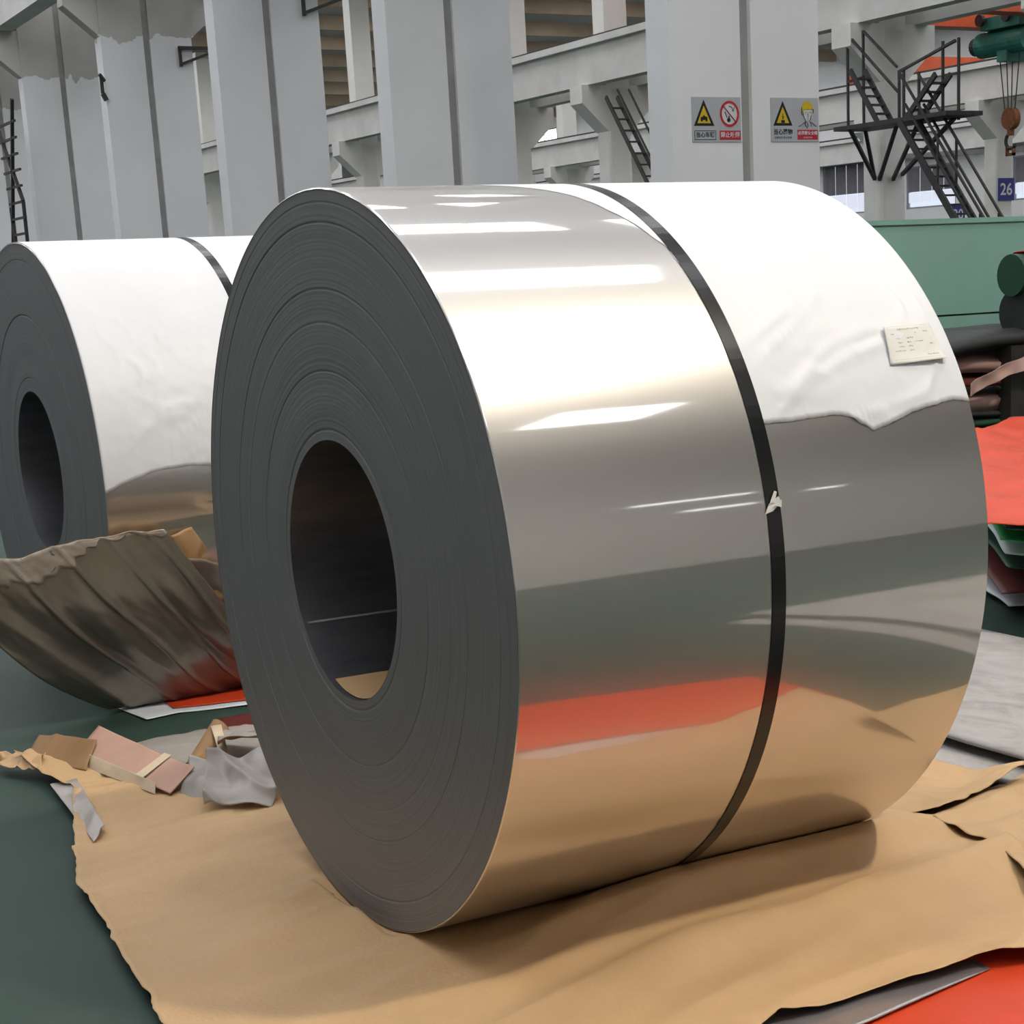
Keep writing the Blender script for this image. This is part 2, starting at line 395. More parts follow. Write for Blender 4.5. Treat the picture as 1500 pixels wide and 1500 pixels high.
for k in range(0, 12):
    y = round(COLY + BAY * k, 2)
    if proto is None: c = proto = near_column()
    else: c = copy_tree(proto)
    c.location = (10.75, y, 0)
    tag(c, COLS.get(y, 'white two-legged column further along the near column row'), 'column', 'two-legged columns of the near row')
def runway(x, side, label, zb=7.3, YB=-14.0):
    r = empty('runway_beam', (x, 0, 0))
    b = MB().box(-0.22, 0.22, YB + 1, YF - 1, zb, zb + 1.15); b.build('web', M_beam, r)
    MB().box(-0.42, 0.42, YB + 1, YF - 1, zb + 1.15, zb + 1.35).build('top_flange', M_beam, r)
    MB().box(-0.06, 0.06, YB + 1, YF - 1, zb + 1.35, zb + 1.48).build('crane_rail', M_dark, r)
    tag(r, label, 'beam', 'crane runway beams'); return r
runway(9.55, -1, 'white crane runway beam on the left brackets of the near column row', YB=14.8)
runway(11.95, 1, 'white crane runway beam on the right brackets of the near column row', YB=14.8)
def far_column():
    r = empty('bracket_column')
    b = MB(); n = 10
    b.box(-0.42, 0.42, -0.42, 0.42, 0, 7.3)
    o = b.build('shaft', M_col2, r); bv = o.modifiers.new('bevel', 'BEVEL'); bv.width = 0.14; bv.segments = 3
    MB().box(-0.42, 0.42, -0.36, 0.36, 7.3, Z_ROOF - 0.65).build('upper_shaft', M_col2, r)
    MB().poly([(-0.42, 5.9), (0.42, 5.9), (1.35, 6.75), (1.35, 7.3), (-1.35, 7.3), (-1.35, 6.75)], -0.40, 0.40).build('bracket', M_col2, r)
    return r
M_col2 = mat('far_column_paint', (0.68, 0.67, 0.63), 0.8, 0, 0.08, 0.8)
FC = {(30.5, 39.1): 'white column with the steel platform and stairs around it', (30.5, 53.2): 'white bracket column seen between the two middle columns, with steel steps',
      (30.5, 60.25): 'white bracket column half hidden by the right edge of the second column', (30.5, 74.35): 'white bracket column seen in the gap left of the second column'}
fp = None
for X, y0 in ((30.5, 39.1), (49.5, 56.3)):
    for k in range(-8, 12):
        y = round(y0 + 7.05 * k, 2)
        if y < -20 or y > 140: continue
        if fp is None: c = fp = far_column()
        else: c = copy_tree(fp)
        c.location = (X, y, 0)
        tag(c, FC.get((X, y), 'white bracket column of the second row' if X < 40 else 'white bracket column of the third row'), 'column', 'bracket columns of the far rows')
runway(29.6, -1, 'white crane runway beam on the near side of the second column row')
runway(31.4, 1, 'white crane runway beam on the far side of the second column row')
runway(48.6, -1, 'white crane runway beam on the near side of the third column row')
runway(50.4, 1, 'white crane runway beam on the far side of the third column row')
runway(68.3, -1, 'white crane runway beam along the far window wall')

# ------------------------------------------------------------------ coils
R = 0.800; RB = 0.284; W = 1.142; ROT = math.radians(2.1)
def coil(name, loc, label, rings, film_lo, film_hi, film_edge, seed):
    """film_edge(s): start offset of the film at angle; film_lo/hi: angles"""
    r = empty(name, loc, ROT); tag(r, label, 'steel coil', 'stainless coils')
    z = R
    def T(o): o.location = (0, 0, z); return o
    T(lathe([(0.0, R - 0.003), (0.0025, R), (0.003, R), (0.005, R), (W - 0.005, R), (W - 0.003, R), (W - 0.0025, R), (W, R - 0.003)], 256).build('outer_wrap', M_steel, r, smooth=True))
    # end face: slightly telescoped wraps with a few open gaps
    rnd = random.Random(seed); prof = []; n = 230
    for i in range(n + 1):
        rr = lerp(RB, R - 0.004, i / n)
        x = 0.0004 * rnd.random() + 0.0006 * math.sin(i * 0.11 + seed) * (0.5 + 0.5 * math.sin(i * 0.031))
        for g, dep in rings:
            if abs(rr - g) < 0.0013: x += dep
        if i == n: x = 0.0
        prof.append((max(-0.004, x), rr))
    T(lathe(prof, 160).build('end_face', M_face, r, smooth=True))
    T(lathe([(W - x, rr) for x, rr in reversed(prof[::6] + [prof[-1]])], 96).build('end_face', M_face, r))
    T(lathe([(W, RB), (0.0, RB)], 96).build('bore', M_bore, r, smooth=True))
    # strap
    so = 0.586
    st = lathe([(so - 0.0165, R + 0.0005), (so - 0.0165, R + 0.0022), (so + 0.0165, R + 0.0022), (so + 0.0165, R + 0.0005)], 200).build('strap', M_strap, r, smooth=False)
    T(st)
    # white film
    def film(u, v):
        th = lerp(film_lo, film_hi(u), v)
        x = lerp(film_edge(th), W - 0.001, u)
        if u > 0.995: x = W - 0.001
        wv = 0.0
        k = min(1, max(0, (th - 25) / 25)) * min(1, 6 * u + .15, 6 * (1 - u) + .1)
        q = nz(x * 5 + 2.2 * nz(x * 3, th * .05, seed), th * 0.11 + x * 2.5, seed * 3.3)
        wv = 0.005 * max(0, 1 - 9 * abs(q)) + 0.0018 * max(0, ridge(x * 9, th * .2 - x * 4, seed + 4.0) - .5) * 2 + 0.002 * nz(x * 20, th * .5, 1.5)
        nearstrap = min(1, max(0, (abs(x - so) - 0.02) / 0.06))
        rr = R + 0.0012 + max(0, wv * k * nearstrap) * 0.7
        a = math.radians(th); return (x, -rr * math.sin(a), rr * math.cos(a))
    fo = grid(film, 150, 150).build('protective_film', M_film, r, smooth=True); T(fo); solid(fo, -0.0007)
    return r, T, so
def hi1(u):   # lower torn edge of the front coil's film
    pts = [(0, 67.6), (.15, 67.7), (.36, 67.3), (.42, 67.8), (.52, 70.2), (.57, 69.8), (.72, 68.0), (.92, 66.7), (1, 67.3)]
    for (a, p), (b, q) in zip(pts, pts[1:]):
        if u <= b: return lerp(p, q, (u - a) / (b - a)) + 0.25 * nz(u * 40, 1.0)
    return pts[-1][1]
def edge1(th):
    pts = [(-60, .10), (0, .28), (8, .40), (16, .482), (29, .542), (36, .568), (41, .572), (60, .576), (90, .58)]
    for (a, p), (b, q) in zip(pts, pts[1:]):
        if th <= b: return lerp(p, q, (th - a) / (b - a)) + 0.006 * nz(th * .35, 2.0)
    return .58
def hi2(u):
    x = u * W
    pts = [(0, 91.5), (.08, 89.2), (.18, 87.3), (.30, 86.8), (.45, 88.2), (1.2, 90)]
    for (a, p), (b, q) in zip(pts, pts[1:]):
        if x <= b: return lerp(p, q, (x - a) / (b - a)) + 0.3 * nz(x * 30, 4.0)
    return 90
rings1 = [(.772, .0015), (.732, .0025), (.598, .0025), (.529, .001), (.429, .0025), (.305, .002)]
c1, T1, so = coil('steel_coil', (1.3766, 3.6739, 0), 'large polished steel coil in front, half under white film', rings1, -60, hi1, edge1, 1)
c2, T2, _ = coil('steel_coil', (1.409, 6.733, 0), 'steel coil standing behind at left, covered in white film', [(.74, .003), (.55, .003), (.33, .004)], -60, hi2, lambda th: 0.001, 2)
# front coil: kraft-coloured strip and inner strip end in the bore, label, tape
def bore_strip(u, v):
    a = math.radians(lerp(157, 205, v)); rr = RB - 0.003; x = lerp(0.012, 0.75, u)
    return (x, rr * math.sin(a), rr * math.cos(a))
T1(grid(bore_strip, 20, 12).build('bore_brown_strip', M_kraft, c1, smooth=True))
a0 = math.radians(121); 
def lip(u, v):
    a = a0 + 0.02 * v; rr = RB - 0.0025; return (lerp(0.01, W - .02, u), rr * math.sin(a), rr * math.cos(a))
T1(grid(lip, 12, 1).build('strip_end', M_under, c1))
tagr = empty('shipping_tag'); tagr.parent = c1; T1(tagr)
CT = [(.959, 60.6), (1.109, 60.4), (1.106, 54.0), (.973, 54.3)]
def tagpt(u, v, lift=0.0):
    x = lerp(lerp(CT[0][0], CT[1][0], u), lerp(CT[3][0], CT[2][0], u), v); th = lerp(lerp(CT[0][1], CT[1][1], u), lerp(CT[3][1], CT[2][1], u), v)
    rr = R + 0.004 + 0.010 * max(0, 1 - 4 * u) ** 2 * v + 0.009 * max(0, 1 - 3.5 * v) ** 2 * u + lift
    a = math.radians(th); return (x, -rr * math.sin(a), rr * math.cos(a))
to = grid(tagpt, 14, 14).build('tag_sheet', M_pap, tagr, smooth=True); solid(to, -0.0006)
pr = MB(); rp = random.Random(5)
def stroke(u0, u1, v, h=.012):
    b = [tagpt(u, q, 0.0011) for u, q in ((u0, v - h), (u1, v - h), (u1, v + h), (u0, v + h))]
    pr.add(b, [(0, 1, 2, 3)])
for v, segs in ((.90, [(.30, .75)]), (.78, [(.14, .30), (.62, .66)]), (.66, [(.22, .30), (.42, .56)]), (.55, [(.24, .32), (.42, .50), (.56, .74)]), (.44, [(.24, .34), (.42, .50)]), (.33, [(.14, .34), (.42, .50)]), (.18, [(.72, .92)]), (.46, [(.84, .90)]), (.80, [(.80, .88)])):
    for a, b in segs:
        x = a
        while x < b - .01:
            l = rp.uniform(.012, .04); stroke(x, min(b, x + l), v + rp.uniform(-.006, .006), rp.uniform(.008, .02)); x += l + .008
for a, b, v in ((.08, .94, .97), (.08, .94, .10)): stroke(a, b, v, .003)
pr.build('tag_print', M_print, tagr)
tp = MB()
def bit(pts, lift):
    q = []
    for x, th in pts:
        rr = R + lift; a = math.radians(th); q.append((x, -rr * math.sin(a), rr * math.cos(a)))
    tp.add(q, [tuple(range(len(q)))])
bit([(.562, 80.3), (.575, 78.9), (.600, 78.0), (.604, 78.9), (.582, 80.0)], .004); bit([(.575, 78.9), (.590, 77.2), (.596, 77.4), (.588, 78.8)], .006); bit([(.582, 79.2), (.604, 78.5), (.601, 79.6)], .008)
T1(tp.build('tape_scrap', M_tape, c1))

# ------------------------------------------------------------------ kraft paper on the floor
def under_coil(x, y, z):
    """keep paper below both coils"""
    for cx, cy in ((1.3766, 3.6739), (1.409, 6.733)):
        s = (x - cx) * math.cos(ROT) + (y - cy) * math.sin(ROT); d = -(x - cx) * math.sin(ROT) + (y - cy) * math.cos(ROT)
        if -0.03 < s < W + 0.03 and abs(d) < R: z = min(z, R - math.sqrt(R * R - d * d) - 0.003)
    return z
def zmain(x, y, u, v):
    z = 0.016 + 0.006 * nz(x * 3, y * 3, .3)
    z += 0.020 * ridge(x * 0.7, (y - .22 * x) * 3.6, 2.0) * (.6 + nz(x * 2, y * 2, 6.0)) + 0.007 * ridge(x * 1.5, (y - .3 * x) * 8, 5.0)
    # swell in front of the coil, dying out to the left
    yc = 3.28 + 0.10 * (x - 2.0); k = min(1, max(0, (x - 1.45) / .5)); 
    z += 0.088 * k * math.exp(-((y - yc) / 0.13) ** 2) * min(1, max(0, (2.85 - x) / .25))
    z += 0.055 * min(1, max(0, (x - 1.3) / .5)) * math.exp(-((y - 2.92 - .12 * (x - 1.5)) / 0.10) ** 2)
    e = math.exp(-((u) / 0.025)) ; z += 0.022 * e * (0.7 + nz(y * 5, 3.3))
    z += 0.012 * math.exp(-v / .03)
    if v > .93: z += 0.5 * (v - .93) * max(0, 1 - 5 * u)
    return max(0.0022, under_coil(x, y, z))
km = sheet('kraft_paper', [(.80, 2.42), (1.2, 2.38), (1.6, 2.50), (1.79, 2.64), (2.05, 2.63), (2.29, 2.625), (2.45, 2.58), (2.6, 2.5)],
      [(2.6, 2.5), (2.72, 2.9), (2.82, 3.25), (2.78, 3.42), (2.64, 3.62), (2.58, 3.9), (2.5, 4.5)],
      [(.98, 5.56), (1.18, 5.40), (1.35, 5.05), (1.6, 4.85), (2.0, 4.7), (2.5, 4.5)],
      [(.80, 2.42), (.80, 3.36), (.83, 3.79), (.85, 4.04), (.87, 4.32), (.97, 4.75), (1.05, 5.11), (.98, 5.56)], zmain, [M_kraft, M_under], 150, 220, rag=0.02)
tag(km, 'large sheet of brown kraft paper spread under the front coil', 'paper')
def z2(x, y, u, v):
    z = 0.026 + 0.026 * ridge(x * 2.8, y * 2.8, 9.0) + .013 * ridge(x * 6.5, y * 6.5, 1.0) + 0.012 * math.exp(-((1 - u) / .10) ** 2)
    return max(0.003, under_coil(x, y, z))
k2 = sheet('kraft_paper', [(2.55, 3.62), (2.68, 3.46), (2.80, 3.39)], [(2.80, 3.39), (3.0, 3.47), (3.27, 3.56)], [(2.72, 4.25), (2.98, 3.95), (3.14, 3.86), (3.19, 3.72), (3.27, 3.56)], [(2.55, 3.62), (2.66, 3.9), (2.72, 4.25)], z2, [M_kraft, M_under], 70, 70, rag=0.015)
tag(k2, 'creased kraft paper piece right behind the coil with a raised edge', 'paper')
def z3(x, y, u, v):
    z = 0.034 + 0.030 * ridge(x * 2.6 + 4, y * 2.6, 19.0) + .014 * ridge(x * 6.5, y * 6.5, 2)
    return max(.003, z * min(1, .2 + 4 * (1 - v)))
k3 = sheet('kraft_paper', [(2.62, 2.80), (3.0, 2.75), (3.16, 2.8)], [(3.16, 2.8), (3.17, 3.2), (3.36, 3.66)], [(2.76, 3.47), (3.03, 3.56), (3.36, 3.66)], [(2.62, 2.80), (2.72, 3.1), (2.76, 3.47)], z3, [M_kraft, M_under], 60, 60, rag=0.01)
tag(k3, 'crumpled kraft paper at the right edge beyond the dark slit', 'paper')
# grey underside flap at the near edge and orange sheet
fla = sheet('laminated_paper', [(1.6, 2.50), (1.95, 2.545), (2.30, 2.62)], [(2.30, 2.62), (2.31, 2.68)], [(1.6, 2.72), (1.95, 2.72), (2.31, 2.68)], [(1.6, 2.50), (1.6, 2.72)], lambda x, y, u, v: 0.004 + .006 * math.sin(3 * u) * (1 - v), [M_lam, M_kraft], 30, 10)
tag(fla, 'grey laminated paper strip under the near edge of the kraft sheet', 'paper')
og = sheet('orange_sheet', [(1.2, 1.98), (2.1, 2.12), (2.58, 2.25)], [(2.58, 2.25), (2.7, 2.75)], [(1.2, 2.5), (2.1, 2.7), (2.7, 2.75)], [(1.2, 1.98), (1.2, 2.5)], lambda x, y, u, v: 0.0014 + 0.0004 * nz(x * 3, y * 3), [M_orange, M_white], 40, 24, thick=0.0008)
tag(og, 'bright orange coated sheet at the bottom right on the floor', 'sheet')

# ------------------------------------------------------------------ scraps left of the front coil
gs = sheet('laminated_paper', [(1.10, 5.50), (1.30, 4.98), (1.45, 4.80), (1.85, 4.72)], [(1.85, 4.72), (1.95, 5.2), (2.0, 5.55)], [(1.25, 5.60), (1.45, 5.62), (1.7, 5.66), (2.0, 5.55)], [(1.10, 5.50), (1.16, 5.56), (1.25, 5.60)],
    lambda x, y, u, v: under_coil(x, y, 0.012 + 0.014 * max(0, ridge(x * 4, y * 4, 3) - .3) + .004 * nz(x * 14, y * 14)), [M_under, M_kraft], 60, 50, rag=.012)
tag(gs, 'grey laminated paper lying behind the cardboard scraps', 'paper')
def scrap(name, label, corners, mats, amp=0.004, f=14, n=24, cat='paper', thick=0.0018, curl=0.0):
    """quad patch with real 3-D corners (a,b,c,d) plus crumpling"""
    a, b, c, d = [Vector(p) for p in corners]
    nrm = (b - a).cross(d - a).normalized()
    def fn(u, v):
        p = (a * (1 - u) + b * u) * (1 - v) + (d * (1 - u) + c * u) * v
        q = amp * (nz(p.x * f, p.y * f, p.z * f + 3) * 1.2 + max(0, ridge(p.x * f * .5, p.y * f * .5, 1.0) - .6) * 2) + curl * 4 * u * (1 - u)
        p = p + nrm * q; return (p.x, p.y, max(0.004, p.z + .018))
    o = grid(fn, n, n).build(name, mats, None, smooth=True); solid(o, thick, 1 if isinstance(mats, (list, tuple)) else 0)
    tag(o, label, cat); return o
SC = dict(group=None)
scrap('cardboard_scrap', 'pale pink cardboard piece among the scraps on the kraft paper', [(1.145, 5.44, .045), (1.235, 5.04, .03), (1.33, 5.06, .075), (1.235, 5.50, .10)], M_card, .002, 6, cat='cardboard', thick=.003)
scrap('cardboard_scrap', 'small pinkish cardboard flap with a pale tape strip', [(1.235, 5.03, .03), (1.265, 4.86, .025), (1.36, 4.93, .07), (1.33, 5.06, .075)], M_card, .003, 9, cat='cardboard', thick=.003)
scrap('paper_tape', 'cream tape strip across the pink cardboard', [(1.222, 5.075, .038), (1.234, 5.035, .036), (1.335, 5.065, .082), (1.325, 5.10, .084)], M_cream, .001, 9, cat='tape', thick=.001)
scrap('paper_edging', 'torn cream paper edge in front of the pink cardboard', [(1.125, 5.45, .015), (1.24, 4.93, .012), (1.25, 4.95, .04), (1.15, 5.46, .05)], M_cream, .005, 20, cat='paper', thick=.001)
scrap('cardboard_strip', 'brown folded cardboard strip leaning among the scraps', [(1.36, 5.02, .06), (1.385, 4.97, .05), (1.56, 5.22, .09), (1.53, 5.28, .115)], M_cardb, .002, 8, cat='cardboard', thick=.003, curl=.012)
scrap('paper_tape', 'torn pale tape ribbon hanging beside the brown cardboard strip', [(1.50, 5.21, .112), (1.53, 5.20, .112), (1.455, 4.88, .06), (1.435, 4.885, .06)], M_cream, .006, 22, cat='tape', thick=.001)
scrap('crumpled_laminate', 'crumpled grey laminated paper nearest the coil face on the left', [(1.31, 4.68, .010), (1.47, 4.60, .010), (1.62, 4.80, .11), (1.38, 4.86, .12)], [M_under, M_kraft], .04, 9, 44)
scrap('crumpled_laminate', 'dark folded laminate edge standing beside the pink cardboard', [(1.29, 4.86, .015), (1.33, 4.74, .012), (1.43, 4.92, .09), (1.37, 5.0, .085)], [M_under, M_wrap], .02, 10, 30)
scrap('crumpled_laminate', 'pale crumpled laminate with cream tape lying behind the scraps', [(1.44, 4.95, .13), (1.66, 4.80, .12), (1.85, 5.15, .06), (1.58, 5.40, .05)], [M_under, M_kraft], .022, 8, 40)
scrap('paper_twist', 'twisted end of kraft paper sticking out at far left', [(.93, 5.55, .01), (1.02, 5.38, .02), (1.06, 5.46, .05), (.96, 5.66, .03)], M_kraft, .014, 24, 24)
scrap('paper_flap', 'turned up brown corner of the kraft sheet at far left', [(1.00, 5.52, .012), (1.14, 5.30, .012), (1.20, 5.40, .085), (1.08, 5.64, .07)], [M_cardb, M_under], .01, 9, 24)  # brown inside of the corner, coloured darker to read as a shadowed hollow
scrap('paper_edging', 'grey turned edge along the left side of the kraft sheet', [(.985, 4.60, .006), (1.03, 4.66, .03), (1.085, 5.20, .03), (1.02, 5.24, .006)], [M_under, M_kraft], .008, 12, 26)

# ------------------------------------------------------------------ wrapping torn off the rear coil
def wrap(u, v):
    th = lerp(102.0 + 1.0 * nz(u * 11, 1.0) + 2.2 * math.exp(-((u - .42) / .10) ** 2) - 1.5 * u, 168, v)
    off = lerp(lerp(-0.66, 0.17, u), lerp(0.10, 0.80, u), v ** 0.95)
    cre = 0.0
    for c, s, wd in ((.14, .012, .10), (.36, .016, .02), (.50, .010, .09), (.60, .020, .014), (.74, .022, .012), (.82, -.012, .05), (.92, .02, .012)):
        dd = ((u - c) + .06 * nz(v * 2.5, c * 9)) / wd
        cre += s * max(0, 1 - abs(dd))
    rr = R + 0.05 + cre * min(1.1, .25 + 3 * v) + 0.022 * nz(u * 3, v * 3, 2.0) + 0.0018 * nz(u * 30, v * 20, 4.0)
    a = math.radians(th); x = off; y = -rr * math.sin(a); z = R + 0.004 + rr * math.cos(a)
    return (x, y - 0.34 * v * v, max(0.014 + .004 * u, z))
wo = grid(wrap, 90, 60).build('wrapping_paper', [M_kraft, M_wrap], None, smooth=True); wo.location = (1.409, 6.733, 0); wo.rotation_euler = (0, 0, ROT)
def rim(u, v):
    x, y, z = wrap(u, max(0.0, (.10 * min(1, max(0.12, (.80 - u) * 2.5)) + .03 * nz(u * 17, 5.0)) * v)); d = math.hypot(y, z - R); k = (d + .003 + .005 * nz(u * 31, v * 3, 8.0)) / d
    return (x, y * k, R + (z - R) * k)
ro = grid(rim, 90, 6).build('torn_rim', [M_kraft, M_rim], wo, smooth=True); solid(ro, .0012, 1)
solid(wo, 0.0018, 1); tag(wo, 'torn creased grey-brown wrapping hanging open around the rear coil', 'wrapping paper')
def cyl2(off, th, rr):
    a = math.radians(th); x, y = off, -rr * math.sin(a); c, s = math.cos(ROT), math.sin(ROT)
    return (1.409 + c * x - s * y, 6.733 + s * x + c * y, max(.01, R + .004 + rr * math.cos(a)))
scrap('paper_flap', 'tan inner side of the torn wrapping against the rear coil', [cyl2(.20, 104, .83), cyl2(.36, 126, .83), cyl2(.44, 122, .815), cyl2(.28, 103, .815)], M_kraft, .008, 14, 26)
scrap('wrapping_paper', 'pale creased wrapping fold right beside the front coil face', [cyl2(.20, 108, .86), cyl2(.46, 146, .86), cyl2(.60, 143, .83), cyl2(.36, 112, .83)], [M_under, M_kraft], .012, 10, 30)
ws = sheet('white_sheet', [(1.50, 5.96), (1.62, 6.00), (1.95, 5.93)], [(1.95, 5.93), (2.1, 6.4)], [(1.45, 6.35), (1.8, 6.4), (2.1, 6.4)], [(1.50, 5.96), (1.45, 6.35)], lambda x, y, u, v: .006 + .003 * nz(x * 5, y * 5), [M_white, M_white], 24, 16)
tag(ws, 'white sheet corner on the floor under the rear coil wrapping', 'sheet')
os_ = sheet('orange_sheet', [(1.62, 6.06), (1.86, 6.005), (2.35, 5.93)], [(2.35, 5.93), (2.4, 6.4)], [(1.62, 6.4), (2.0, 6.4), (2.4, 6.4)], [(1.62, 6.06), (1.62, 6.4)], lambda x, y, u, v: .0105 + .004 * nz(x * 4, y * 4), [M_orange, M_white], 24, 16)
tag(os_, 'orange sheet on the floor between the two coils', 'sheet')
mr = sheet('maroon_sheet', [(1.55, 5.60), (1.75, 5.45), (2.3, 5.40)], [(2.3, 5.40), (2.4, 5.85)], [(1.70, 5.82), (2.0, 5.85), (2.4, 5.85)], [(1.55, 5.60), (1.70, 5.82)], lambda x, y, u, v: .004 + .002 * nz(x * 4, y * 4), [M_maroon, M_white], 20, 14)
tag(mr, 'dark red sheet on the floor behind the scraps', 'sheet')

# ------------------------------------------------------------------ grey boards on the right
def board(name, x0, x1, y0, y1, z0, t, label, seed):
    def fn(u, v):
        x = lerp(x0, x1, u) + .012 * nz(v * 14, seed) * (1 if u in (0, 1) else 0); y = lerp(y0, y1, v)
        return (x, y, z0 + t + .004 * nz(x * 2, y * 2, seed))
    o = grid(fn, 30, 40).build(name, M_board, None, smooth=True); solid(o, t); tag(o, label, 'board', 'grey boards'); return o
board('weathered_board', 3.33, 4.42, 1.1, 5.25, .045, .012, 'weathered grey board lying raised on the floor right of the coil', 1.0)
board('weathered_board', 3.20, 4.30, 1.2, 5.0, .0005, .012, 'weathered grey board lying flat underneath the raised board', 2.0)
for y in (1.5, 3.1, 4.8):
    o = MB().box(3.5, 4.3, y - .04, y + .04, .014, .0445).build('wooden_batten', M_cardb, None); tag(o, 'thin batten between the two grey boards', 'batten', 'battens between the boards')

# ------------------------------------------------------------------ pile of coloured sheets
pile = [('white_sheet', M_white, .06, (4.93, 5.40), 'pale blue-white sheet at the bottom of the coloured pile'), ('maroon_sheet', M_maroon, .15, (4.75, 5.24), 'dark red sheet low in the coloured pile'),
        ('green_sheet', M_dgreen, .22, (4.70, 5.15), 'dark green sheet in the middle of the coloured pile'), ('white_sheet', M_white, .30, (4.58, 5.03), 'white sheet between the green sheets of the pile'),
        ('green_sheet', M_green, .37, (4.46, 4.92), 'bright green sheet near the top of the coloured pile'), ('green_sheet', M_dgreen, .42, (4.45, 4.88), 'dark green sheet just under the orange one')]
for i, (nm, mt, z, (fx, fy), lb) in enumerate(pile):
    def zf(x, y, u, v, z=z, i=i): return max(.01, z - .10 * (1 - v) ** 2 * (.3 + .7 * nz(u * 2, i * 3.7) ** 2) + .012 * nz(x * 3, y * 3, i) + .06 * (1 - u) ** 3 * (z > .2))
    # diagonal front edge facing the aisle
    s = sheet(nm, [(fx - .02, fy + .10), (fx + .5, fy - .18), (fx + 1.1, fy - .40)], [(fx + 1.1, fy - .40), (6.6, 6.4)], [(5.55, 6.6), (6.1, 6.75), (6.6, 6.4)], [(fx - .02, fy + .10), (5.1, 5.9), (5.55, 6.6)], zf, [mt, mt], 34, 34, thick=.004)
    tag(s, lb, 'sheet', 'coloured sheets in the pile')
def zo(x, y, u, v): return .46 + .16 * v + .018 * nz(x * 4, y * 4, 8) + .02 * max(0, ridge(x * 3, y * 3, 5) - .5)
s = sheet('orange_sheet', [(4.32, 4.97), (4.7, 4.55), (5.2, 4.3)], [(5.2, 4.3), (6.6, 6.3)], [(5.45, 6.42), (6.22, 6.97), (6.6, 6.3)], [(4.32, 4.97), (4.9, 5.7), (5.45, 6.42)], zo, [M_orange, M_white], 50, 50, thick=.003)
tag(s, 'glossy orange sheet draped on top of the coloured pile', 'sheet', 'coloured sheets in the pile')

# ------------------------------------------------------------------ rack with rolled sheets, green panel
rk = empty('storage_rack', (7.5, 8.0, 0)); tag(rk, 'black steel rack holding dark sheets in front of the green panel', 'rack')
for x, y in ((-.57, -.25), (1.3, -.25), (-1.25, .45), (1.3, .45)): MB().box(x - .055, x + .055, y - .05, y + .05, 0, .93).build('post', M_dark, rk)
for z in (.12, .46): MB().box(-1.25, 1.35, -.2, .4, z - .03, z).build('shelf', M_dark, rk)
def slab(name, mt, z, t, lb, x0=-1.2, sag=.03, seed=1.0, y0=-.22, bow=.0):
    def fn(u, v):
        x = 7.5 + lerp(x0, 1.5, u); y = 8.0 + lerp(y0, .42, v)
        return (x, y, z + sag * nz(x * 2, y * 2 + seed, seed) + bow * math.sin(PI * u) - .05 * max(0, (1 - 6 * v)))
    o = grid(fn, 30, 10).build(name, mt, None, smooth=True); solid(o, t); tag(o, lb, 'sheet', 'sheets on the rack'); return o
slab('black_sheet', M_black, .515, .03, 'dark sheet lowest on the rack shelf', seed=1.1)
slab('black_sheet', M_dgreen, .565, .025, 'blackish green sheet second from the bottom on the rack', seed=2.1)
slab('black_sheet', M_black, .61, .02, 'dark sheet just below the pink layer on the rack', seed=3.1)
slab('pink_sheet', M_pink, .70, .07, 'dusty pink padded sheet in the middle of the rack', seed=4.1)
slab('black_sheet', M_black, .76, .03, 'dark sheet above the pink layer on the rack', seed=5.1)
slab('maroon_sheet', M_maroon, .80, .025, 'dark red sheet above the middle layers of the rack', seed=6.1)
slab('pink_sheet', M_pink, .88, .06, 'dusty pink sheet below the black cover of the rack', seed=7.1, bow=.02)
slab('black_sheet', M_black, .97, .05, 'black cover sheet on top of the rack', seed=8.1, x0=-1.4, bow=.05, y0=-.30)
scrap('paper_strip', 'pale pink strip of paper hanging across the rack post', [(6.55, 7.66, .66), (6.95, 7.62, .80), (6.98, 7.62, .88), (6.55, 7.66, .73)], M_pink, .025, 9, 24, curl=-.03)
scrap('paper_strip', 'pale pink sheet end folded over at the right of the rack post', [(6.93, 7.62, .76), (7.3, 7.60, .62), (7.3, 7.60, .90), (6.96, 7.62, .89)], M_pink, .012, 10, 20)
for i, (x, z, r, mt, lb) in enumerate(((7.13, 1.12, .13, M_black, 'black roll lowest on top of the rack'), (7.155, 1.20, .11, M_maroon, 'dark maroon roll in the middle on top of the rack'), (7.10, 1.325, .115, M_dgreen, 'dark green roll uppermost but one on the rack'))):
    z -= .02; b = MB(); b.tube((x - .1, 7.85, z), (x + 1.4, 7.85, z), r, n=24)
    o = b.build('sheet_roll', mt, None, smooth=False); tag(o, lb, 'roll', 'rolls on the rack')
def ob(u, v):
    a = lerp(-70, 60, v); rr = .135 + .01 * nz(u * 4, v * 4); a = math.radians(a)
    return (lerp(7.06, 8.4, u), 7.85 + rr * math.sin(a), 1.30 + rr * math.cos(a))
o = grid(ob, 10, 16).build('orange_strip', M_orange, None, smooth=True); solid(o, .006); tag(o, 'orange strip draped over the topmost roll', 'sheet')
gp = empty('steel_barrier', (8.8, 9.0, 0)); tag(gp, 'long sea-green steel barrier behind the coil at right', 'barrier')
MB().box(-4.2, 4.0, 0, .5, 1.072, 1.65).build('upper_plate', M_panel, gp); MB().box(-4.2, 4.0, 0, .5, 0, 1.060).build('lower_plate', M_panel, gp)
MB().box(-4.2, 4.0, .012, .49, 1.058, 1.074).build('seam', M_dark, gp); MB().box(-4.2, 4.0, -.012, .51, 1.622, 1.652).build('top_lip', M_panel, gp)
MB().tube((-.78, -.012, 1.0), (-.78, 0, 1.0), .014, n=16).build('lock_hole', M_dark, gp)

